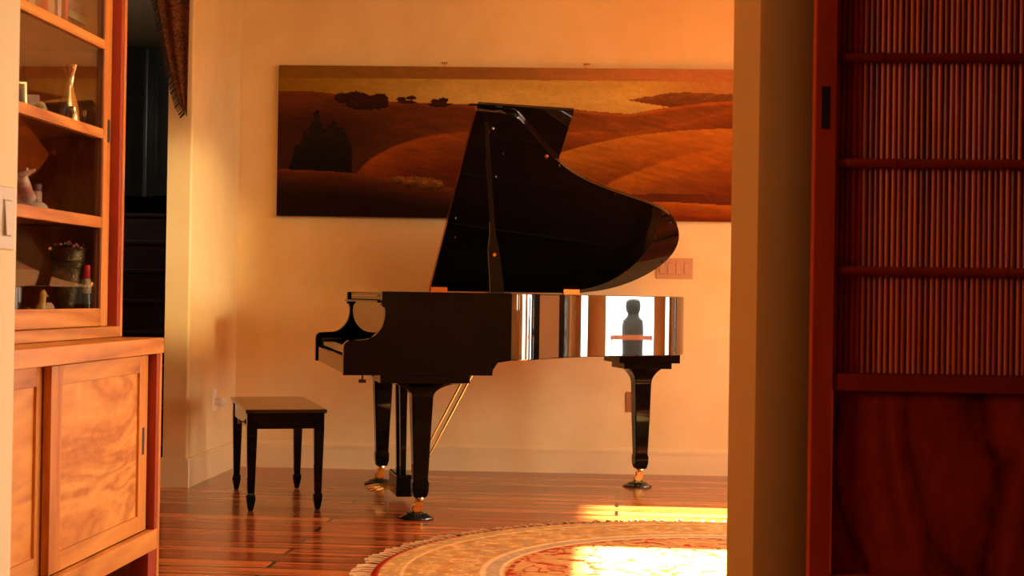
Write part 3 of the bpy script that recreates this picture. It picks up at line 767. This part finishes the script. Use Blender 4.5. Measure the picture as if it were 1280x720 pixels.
# third shelf: conch, jar, pebbles
bm = bmesh.new()
secs = []
for k in range(15):
    t = k/14; z = .012+.098*t; r = (.030*math.sin(math.pi*min(1, t*1.15+.12))**.8+.004)*(1-.35*t)
    secs.append([(.004*math.sin(9*t)+r*(1+.22*math.cos(3*a+5*t)+.1*math.sin(7*a))*math.cos(a)+.012*t, r*(1+.22*math.cos(3*a+5*t))*math.sin(a), z) for a in [2*math.pi*i/20 for i in range(20)]])
loft(bm, secs)
tube(bm, (.0, 0, .09), (.035, 0, .105), .010, .003); tube(bm, (.0, 0, .07), (-.03, 0, .118), .010, .002); tube(bm, (0, 0, .0), (0, 0, .03), .03, .012, 18)
CONCH, nt, b = newmat('conch_shell')
tc = N(nt, 'ShaderNodeTexCoord'); no = N(nt, 'ShaderNodeTexNoise', Scale=28.0, Detail=3.0); cr = N(nt, 'ShaderNodeValToRGB')
cr.color_ramp.elements[0].color = srgb(226, 130, 120); cr.color_ramp.elements[1].color = srgb(245, 225, 205); cr.color_ramp.elements[0].position = .42; cr.color_ramp.elements[1].position = .58
nt.links.new(tc.outputs['Object'], no.inputs['Vector']); nt.links.new(no.outputs[0], cr.inputs[0]); nt.links.new(cr.outputs[0], b.inputs['Base Color']); b.inputs['Roughness'].default_value = .3
o = link('conch_shell', bm, CONCH, smooth=70); o.location = (-1.672, 3.985, S3); o.scale = (1.15, 1.15, 1.1); tag(o, 'pink and white conch shell at the left end of the third shelf', 'seashell')
bm = bmesh.new(); loft(bm, [[(r*math.cos(a)*1.7, r*math.sin(a), z) for a in [2*math.pi*i/18 for i in range(18)]] for r, z in ((.010, 0), (.016, .006), (.017, .016), (.012, .026), (.004, .031))])
o = link('seashell', bm, plain('cockle', srgb(232, 205, 180), .4, var=.15, scale=40), smooth=60); o.location = (-1.650, 4.055, S3); o.rotation_euler.z = R(50); tag(o, 'smooth cream seashell lying between the conch and the small jar', 'seashell')
jr = lath('spice_jar', [(.015, 0), (.0165, .003), (.0165, .062), (.014, .066)], (-1.690, 4.135, S3), plain('patterned_jar', srgb(196, 168, 130), .35, var=.35, scale=70), None, None); jr.name = 'small_jar'
tag(jr, 'small patterned jar with a brown lid beside the conch shell', 'jar')
lath('lid', [(.0155, .066), (.0165, .068), (.0165, .084), (.015, .087)], (0, 0, 0), plain('jar_lid', srgb(120, 70, 44), .5), None, None, jr)
for i, (x, y, r) in enumerate(((-1.650, 4.225, .010), (-1.648, 4.246, .012), (-1.655, 4.270, .010), (-1.652, 4.292, .009))):
    bm = bmesh.new(); bmesh.ops.create_icosphere(bm, subdivisions=2, radius=r)
    for v in bm.verts: v.co *= 1+.3*noise.noise(v.co*90+Vector((i, 0, 0))); v.co.z = max(0, v.co.z*.75+r*.6)
    o = link('pebble', bm, plain('pebble%d' % i, srgb(190, 160, 115), .4, var=.3, scale=60), smooth=60); o.location = (x, y, S3)
    tag(o, 'rough pale pebble in the little row right of the small jar', 'pebble', 'pebbles on the third shelf')
# bottom compartment: embossed bucket with beads, bottle, figurines
PEW, nt, b = newmat('embossed_pewter')
tc = N(nt, 'ShaderNodeTexCoord'); no = N(nt, 'ShaderNodeTexNoise', Scale=38.0, Detail=1.5, Distortion=1.6); cr = N(nt, 'ShaderNodeValToRGB'); bp = N(nt, 'ShaderNodeBump', Strength=1.0, Distance=.006)
cr.color_ramp.elements[0].color = srgb(48, 40, 24); cr.color_ramp.elements[1].color = srgb(130, 112, 74)
nt.links.new(tc.outputs['Object'], no.inputs['Vector']); nt.links.new(no.outputs[0], cr.inputs[0]); nt.links.new(cr.outputs[0], b.inputs['Base Color'])
nt.links.new(no.outputs[0], bp.inputs['Height']); nt.links.new(bp.outputs[0], b.inputs['Normal']); b.inputs['Metallic'].default_value = .7; b.inputs['Roughness'].default_value = .35
lath('embossed_bucket', [(.024, 0), (.034, .004), (.034, .012), (.026, .02), (.028, .05), (.036, .10), (.046, .16), (.050, .195), (.053, .198), (.050, .202), (.055, .232), (.058, .236), (.056, .239), (.052, .235), (.049, .215), (.02, .214)], (-1.690, 4.390, S4), PEW, 'dark embossed metal bucket filled with glittering beads behind the lowest pane', 'bucket', seg=40)
BEAD = plain('red_glass_bead', srgb(150, 46, 24), .1, var=.6, scale=80, ior=1.5)
bm = bmesh.new()
rr = random.Random(3)
for k in range(46):
    a = rr.uniform(0, 6.28); r = .046*math.sqrt(rr.random()); s = rr.uniform(.005, .0085)
    m_ = Matrix.Translation((r*math.cos(a), r*math.sin(a), .236+rr.uniform(0, .012)+.012*(1-r/.046))) @ Matrix.Scale(s, 4)
    bmesh.ops.create_icosphere(bm, subdivisions=1, radius=1, matrix=m_)
o = link('beads', bm, BEAD); o.location = (-1.690, 4.390, S4); tag(o, 'heap of glittering dark red beads filling the embossed bucket', 'beads', kind='stuff')
bt = lath('liqueur_bottle', [(.012, 0), (.014, .003), (.014, .075), (.013, .085), (.010, .115), (.008, .125)], (-1.629, 4.389, S4), plain('olive_bottle', srgb(50, 44, 22), .1), 'little red-capped bottle standing to the right of the embossed bucket', 'bottle')
lath('cap', [(.0098, .145), (.0105, .147), (.0105, .185), (.009, .188)], (0, 0, 0), plain('red_wax', srgb(214, 30, 26), .4), None, None, bt)
lath('label', [(.0125, .1), (.0142, .102), (.012, .140), (.0095, .146)], (0, 0, 0), plain('bottle_label', srgb(200, 190, 140), .5, var=.35, scale=90), None, None, bt)
YEL = plain('yellow_glaze', srgb(246, 196, 84), .3, var=.08, scale=40)
bm = bmesh.new()
def blob(bm, c, r, sc=(1, 1, 1)):
    bmesh.ops.create_uvsphere(bm, u_segments=16, v_segments=10, radius=r, matrix=Matrix.Translation(c) @ Matrix.Diagonal((*sc, 1)))
loft(bm, [[(x+rx*math.cos(a), ry*math.sin(a), z) for a in [2*math.pi*i/16 for i in range(16)]] for x, z, rx, ry in ((0, 0, .016, .012), (-.002, .012, .021, .015), (-.002, .028, .020, .014), (.004, .042, .013, .011), (.009, .052, .008, .008), (.010, .060, .0095, .009), (.011, .069, .0085, .008), (.012, .075, .003, .003))])
tube(bm, (.016, 0, .066), (.027, 0, .062), .004, .001, 8); tube(bm, (-.016, 0, .026), (-.036, 0, .040), .008, .002, 8)
o = link('bird_figurine', bm, YEL, smooth=70); o.location = (-1.655, 4.088, S4); o.scale = (1, 1, 1.45)
tag(o, 'small yellow glazed bird figurine in the lowest compartment', 'figurine')
bm = bmesh.new(); loft(bm, [[(x+.030*s*math.cos(a), .016*s*math.sin(a), z) for a in [2*math.pi*i/16 for i in range(16)]] for x, z, s in ((0, 0, .7), (0, .01, 1), (.002, .06, .95), (.006, .070, .6), (.01, .073, .2))])
o = link('ceramic_shell', bm, plain('cream_glaze', srgb(214, 178, 130), .4, var=.15, scale=50), smooth=60); o.location = (-1.660, 4.145, S4); o.rotation_euler.z = R(65); tag(o, 'low cream ceramic shell lying beside the yellow bird figurine', 'figurine')
# books on the top shelf
BC = [(196, 176, 128), (150, 100, 52), (176, 62, 30), (188, 160, 112), (110, 66, 60), (206, 190, 160), (120, 60, 26), (214, 84, 42)]
names = ['cream', 'brown', 'dark red', 'tan', 'plum', 'ivory', 'chestnut', 'orange red']
PAGE = plain('book_pages', srgb(226, 208, 170), .8, var=.06, scale=80)
def book(name, W_, H_, T_, col, label, loc, rot=(0, 0, 0), group=None, hard=True):
    b_ = empty(name, loc, 0, label, 'book', group); b_.rotation_euler = rot
    m = plain('cover', srgb(*col), .5, var=.08, scale=30)
    bm = bmesh.new(); box(bm, -W_, 0, 0, .002, 0, H_); box(bm, -W_, 0, T_-.002, T_, 0, H_); box(bm, -.002, .001, 0, T_, 0, H_)
    link('cover', bm, m, b_); bx('pages', (-W_+.003, -.0022, .0022, T_-.0022, .003, H_-.003), PAGE, b_)
y = 4.075-.06
th = [.046, .042, .05, .05, .024, .028, .032, .022]
for i in range(8):
    book('book', .15, [.21, .20, .22, .215, .205, .21, .22, .225][i], th[i]-.001, BC[i], '%s book standing upright on the top shelf of the cabinet' % names[i], (-1.672, y, S1+.0005), group='books on the top shelf'); y += th[i]
yst = y+.008
z = S1+.0005
for i, (t, c, nm, d) in enumerate(((.022, (214, 160, 108), 'peach', 0), (.036, (112, 66, 26), 'dark brown', -.012), (.022, (150, 146, 96), 'sage green', .0), (.024, (120, 96, 90), 'dusky grey', -.006), (.026, (138, 126, 124), 'slate grey', -.014))):
    b_ = book('book', .14, .150, t-.001, c, '%s book lying flat in the stack at the right of the top shelf' % nm, (-1.672+d, yst+.148, z), (R(90), 0, 0), 'books on the top shelf'); z += t
o = None

# ------------------------------------------------------------------ switches, outlets
GAP = plain('switch_gap_shade', srgb(120, 76, 44), .6)  # shade round each rocker put into the colour of a thin slab
def plate(name, loc, rz, w, h, gangs, m, label, cat='light switch'):
    p = empty(name, loc, rz, label, cat)
    bx('cover_plate', (-w/2, w/2, -.006, 0, -h/2, h/2), m, p, bev=.002)
    for g in range(gangs):
        x = (g-(gangs-1)/2)*.046
        bx('rocker_gap_shade', (x-.0155, x+.0155, -.0079, -.0075, -.0325, .0325), GAP, p)
        bx('rocker_frame', (x-.0175, x+.0175, -.0075, -.006, -.034, .034), m, p, bev=.0006)
        bm = bmesh.new(); prism(bm, [(-.006, -.031), (-.0125, -.031), (-.0105, -.0), (-.0082, .031), (-.006, .031)], lambda q: (x-.0145, q[0], q[1]), lambda q: (x+.0145, q[0], q[1])); link('rocker', bm, m, p)
    return p
plate('rocker_switch', (-1.111, 2.574, 1.121), R(90), .072, .114, 1, PLATE, 'pale rocker light switch on the doorway reveal at the left edge')
q = wall_o+Matrix.Rotation(WA, 3, 'Z') @ Vector((2.525, 0, 1.175))
sw = plate('switch_plate', q, WA, .21, .118, 4, PLATE2, 'four gang light switch plate on the wall behind the piano tail')
q = wall_o+Matrix.Rotation(WA, 3, 'Z') @ Vector((2.295, 0, .41))
ou = empty('wall_outlet', q, WA, 'tan wall outlet low on the back wall behind the tail leg', 'outlet')
OUTM = plain('outlet_tan', srgb(150, 100, 60), .4, var=.03)
bx('cover_plate', (-.036, .036, -.006, 0, -.058, .058), OUTM, ou, bev=.002)
for z in (-.02, .02): bx('socket', (-.016, .016, -.008, -.006, z-.013, z+.013), OUTM, ou, bev=.0008)
nl = empty('wall_outlet', (-2.196, 7.86, .412), R(90), 'white wall outlet low on the left wall with a night light in it', 'outlet')
bx('cover_plate', (-.036, .036, -.006, 0, -.058, .058), WHITE, nl, bev=.002)
bm = bmesh.new(); lathe(bm, [(.010, -.006), (.016, -.008), (.017, -.026), (.024, -.034), (.026, -.048), (.020, -.06), (.006, -.066)], (0, 0, -.008), 24, 'y')
o = link('night_light', bm, WHITE, smooth=60); o.location = nl.location; o.rotation_euler.z = R(90); tag(o, 'rounded white night light plugged into the left wall outlet', 'night light')

# ------------------------------------------------------------------ swag hanging over the hall opening
FABR, nt, b = newmat('brocade')
tc = N(nt, 'ShaderNodeTexCoord'); vo_ = N(nt, 'ShaderNodeTexNoise', Scale=42.0, Detail=3.0, Distortion=1.8); cr = N(nt, 'ShaderNodeValToRGB')
cr.color_ramp.elements[0].color = srgb(92, 52, 22); cr.color_ramp.elements[1].color = srgb(150, 94, 48); cr.color_ramp.elements[0].position = .42; cr.color_ramp.elements[1].position = .55
nt.links.new(tc.outputs['Object'], vo_.inputs['Vector']); nt.links.new(vo_.outputs[0], cr.inputs[0]); nt.links.new(cr.outputs[0], b.inputs['Base Color']); b.inputs['Roughness'].default_value = .85
bm = bmesh.new()
nz, nx = 34, 22; x1 = -2.192
def left_edge(z): return float(np.interp(z, [1.905, 1.95, 2.08, 2.25, 2.50, 2.75], [-2.217, -2.245, -2.285, -2.325, -2.378, -2.45]))
grid = []
for j in range(nz+1):
    z = 1.905+(2.72-1.905)*j/nz; xl = left_edge(z); row = []
    for i in range(nx+1):
        s = i/nx; x = xl+(x1-.012*(2.72-z)-xl)*s
        row.append(bm.verts.new((x, 7.305+.010*math.sin(s*11)*min(1, (z-1.85)*2)-.01*s, z+.02*math.sin(s*6))))
    grid.append(row)
for j in range(nz):
    for i in range(nx): bm.faces.new((grid[j][i], grid[j][i+1], grid[j+1][i+1], grid[j+1][i]))
r_ = bmesh.ops.solidify(bm, geom=bm.faces[:], thickness=.004)
vl = link('swag_curtain', bm, FABR, smooth=60); tag(vl, 'brown patterned fabric swag with dark fringe hanging by the hall opening', 'curtain')
bm = bmesh.new()
for k in range(110):
    z = 1.90+.80*k/109; x = left_edge(z)
    tube(bm, (x+.004, 7.300, z+.004), (x-.022, 7.300+random.uniform(-.004, .004), z-.020-random.uniform(0, .006)), .0032, .0022, 5)
f = link('fringe', bm, plain('dark_fringe', srgb(46, 24, 10), .9), vl); f['kind'] = 'stuff'

# ------------------------------------------------------------------ reed sliding door in the near room
SD = empty('reed_sliding_door', (.283, 2.2, 0), 0, 'reddish wooden sliding door with reed panels above a dark solid panel', 'sliding door')
DW = .95; ST = .0315
bx('stile', (0, ST, -.016, .016, .01, 2.1), DOORW, SD, bev=.001); bx('stile', (DW-ST, DW, -.016, .016, .01, 2.1), DOORW, SD, bev=.001)
bx('top_rail', (ST, DW-ST, -.014, .014, 2.03, 2.1), DOORH, SD); bx('middle_rail', (ST, DW-ST, -.013, .014, .862, .887), DOORH, SD, bev=.001)
bx('bottom_rail', (ST, DW-ST, -.014, .014, .545, .592), DOORH, SD, bev=.001); bx('kick_rail', (ST, DW-ST, -.014, .014, .01, .07), DOORH, SD)
bx('panel', (ST, DW-ST, .002, .009, .592, .862), DOORP, SD); bx('panel', (ST, DW-ST, .002, .009, .07, .545), DOORP, SD)
bx('backing_board', (ST, DW-ST, .011, .015, .887, 2.03), CAB_R, SD)
pitch = .0083; nre = int((DW-2*ST)/pitch)
zr = [.887, 2.03]
reeds = []
for mi, mm_ in enumerate((REED, REED2)):
    bm = bmesh.new()
    for k in range(0, 8):
        t0 = 2*math.pi*k/8
    segs = 10
    prev = None
    for j in range(9):
        z = .888+(2.029-.888)*j/8
        ring = [bm.verts.new((.0036*math.cos(2*math.pi*a/segs)+.0004*math.sin(j*2.3+mi), .0036*math.sin(2*math.pi*a/segs), z)) for a in range(segs)]
        if prev:
            for a in range(segs): bm.faces.new((prev[a], prev[(a+1) % segs], ring[(a+1) % segs], ring[a]))
        prev = ring
    reeds.append(link('reed', bm, mm_, SD, smooth=80))
rr = random.Random(5)
for k in range(nre):
    src = reeds[1] if rr.random() < .3 else reeds[0]
    o = src.copy() if k > 1 else reeds[k]
    if k > 1: COL.objects.link(o); o.parent = SD
    o.location = (ST+(k+.5)*pitch+rr.uniform(-.0004, .0004), .0065, 0); o.rotation_euler.z = rr.uniform(0, 6)
    if k > 99: o.name = 'reed'
for z in (1.0385, 1.1975, 1.3535, 1.51, 1.67, 1.83):
    bm = bmesh.new(); xs = [ST]; x = ST+rr.uniform(.02, .12)
    while x < DW-ST: xs.append(x); x += rr.uniform(.13, .2)
    xs.append(DW-ST)
    for a, c_ in zip(xs, xs[1:]):
        tube(bm, (a, -.0035, z), (c_-.001, -.0035, z), .0072, .0072, 14)
        tube(bm, (c_-.003, -.0035, z), (c_, -.0035, z), .0082, .0082, 14)
    link('bamboo_rail', bm, BAMBOO, SD, smooth=50)
bm = bmesh.new(); box(bm, .009, .021, -.0168, -.010, 1.2465, 1.309); link('finger_pull', bm, SLATE, SD)
bx('bead', (ST-.0015, ST+.0005, -.0172, -.015, .592, .862), REED, SD)

# ------------------------------------------------------------------ outside the glazed doors: only the piano's polished side shows these
bm = bmesh.new(); lathe(bm, [(.15, 0), (.15, .06), (.10, .08), (.125, .30), (.115, .45), (.10, .60), (.115, .78), (.105, .86), (.05, .90), (.038, .92), (.055, .95), (.062, .99), (.056, 1.03), (.025, 1.06)])
for v in bm.verts: v.co.x *= 1.35; v.co.y *= 1.35
o = link('garden_statue', bm, plain('slate_stone', srgb(34, 38, 44), .7), smooth=60); o.location = (5.5, 6.17, -.05); tag(o, 'dark standing statue outdoors, mirrored in the polished tail of the piano', 'statue')
pl_ = empty('patio_railing', (5.3, 6.33, -.05), 0, 'low pinkish wooden rail outdoors, mirrored across the statue in the piano tail', 'railing')
RW = plain('rail_wood', srgb(170, 90, 60), .6)
bx('rail', (-.02, .02, -.42, .42, .70, .74), RW, pl_)
for y in (-.38, .38): bx('post', (-.02, .02, y-.02, y+.02, 0, .70), RW, pl_)
# ------------------------------------------------------------------ light
wd = bpy.data.worlds.new('world'); sc.world = wd; wd.use_nodes = True; nt = wd.node_tree; bg = nt.nodes['Background']
tc = N(nt, 'ShaderNodeTexCoord'); sp = N(nt, 'ShaderNodeSeparateXYZ'); cr = N(nt, 'ShaderNodeValToRGB')
e = cr.color_ramp.elements; e[0].position = .44; e[0].color = (.10, .11, .06, 1); e[1].position = .505; e[1].color = (1, .93, .80, 1)
ma = N(nt, 'ShaderNodeMath', operation='MULTIPLY_ADD'); ma.inputs[1].default_value = .5; ma.inputs[2].default_value = .5
nt.links.new(tc.outputs['Generated'], sp.inputs[0]); nt.links.new(sp.outputs['Z'], ma.inputs[0]); nt.links.new(ma.outputs[0], cr.inputs[0]); nt.links.new(cr.outputs[0], bg.inputs[0])
bg.inputs[1].default_value = 20.0
def area(name, loc, direction, sx, sy, power, col=(1, 1, 1), portal=False, spread=180):
    l = bpy.data.lights.new(name, 'AREA'); l.shape = 'RECTANGLE'; l.size = sx; l.size_y = sy; l.energy = power; l.color = col; l.spread = R(spread)
    if portal: l.cycles.is_portal = True
    o = bpy.data.objects.new(name, l); COL.objects.link(o); o.location = loc
    o.rotation_euler = Vector(direction).to_track_quat('-Z', 'Y').to_euler(); return o
for a, b_ in OPN: area('portal', (3.31, (a+b_)/2, 1.1), (-1, 0, 0), b_-a, 2.12, 0, portal=True)
area('portal', (2.0, 8.62, 1.1), (0, -1, 0), .68, 2.0, 0, portal=True)
sn = bpy.data.lights.new('sun', 'SUN'); sn.energy = 170; sn.angle = R(1.2); sn.color = (1, .92, .66)
so = bpy.data.objects.new('sun', sn); COL.objects.link(so)
so.rotation_euler = Vector((-math.cos(R(32)), 0.0, -math.sin(R(32)))).to_track_quat('-Z', 'Y').to_euler()
WARM = (1, .84, .53)
area('room_fill', (2.3, 4.3, 2.3), (-1.2, 1.2, -.65), 2.2, 1.6, 42, WARM)
area('cabinet_fill', (2.6, 3.5, 1.5), (-1, -.02, -.12), 1.0, 1.2, 21, (1, .86, .54))
sl = bpy.data.lights.new('reveal_glow', 'SPOT'); sl.energy = 110; sl.color = (1, .88, .58); sl.spot_size = R(22); sl.spot_blend = .6; sl.shadow_soft_size = .2  # added spot that brightens the left reveal
o = bpy.data.objects.new('reveal_glow', sl); COL.objects.link(o); o.location = (2.6, 3.7, 1.4); o.rotation_euler = (Vector((-1.11, 2.45, .95))-o.location).to_track_quat('-Z', 'Y').to_euler()
area('near_fill', (-2.3, 1.1, 1.6), (1.0, .4, -.22), .5, .8, 22, (1, .60, .27))
area('wall_fill', (-.6, 3.0, 2.55), (.1, 1, -.3), 1.8, .5, 18, (1, .78, .44))
area('hall_fill', (-4.2, 8.2, 2.5), (.7, .9, -.6), .3, .3, 6, (1, .95, .85))  # added fill to lift the dark hall; no fixture there
# added warm spot imitating sun reflected onto the left wall
l = bpy.data.lights.new('wall_glow', 'SPOT'); l.energy = 1000; l.color = (1, .84, .50); l.spot_size = R(13); l.spot_blend = .7; l.shadow_soft_size = .06
o = bpy.data.objects.new('wall_glow', l); COL.objects.link(o); o.location = (1.5, 3.1, 1.35)
o.rotation_euler = (Vector((-2.2, 7.45, 1.25))-o.location).to_track_quat('-Z', 'Y').to_euler()

sc.view_settings.view_transform = 'Standard'; sc.view_settings.look = 'None'; sc.view_settings.exposure = 0; sc.view_settings.gamma = 1
sc.cycles.use_denoising = True; sc.cycles.max_bounces = 10; sc.cycles.diffuse_bounces = 5; sc.cycles.glossy_bounces = 6; sc.cycles.transparent_max_bounces = 12
sc.cycles.sample_clamp_indirect = 6; sc.cycles.caustics_reflective = False; sc.cycles.caustics_refractive = False
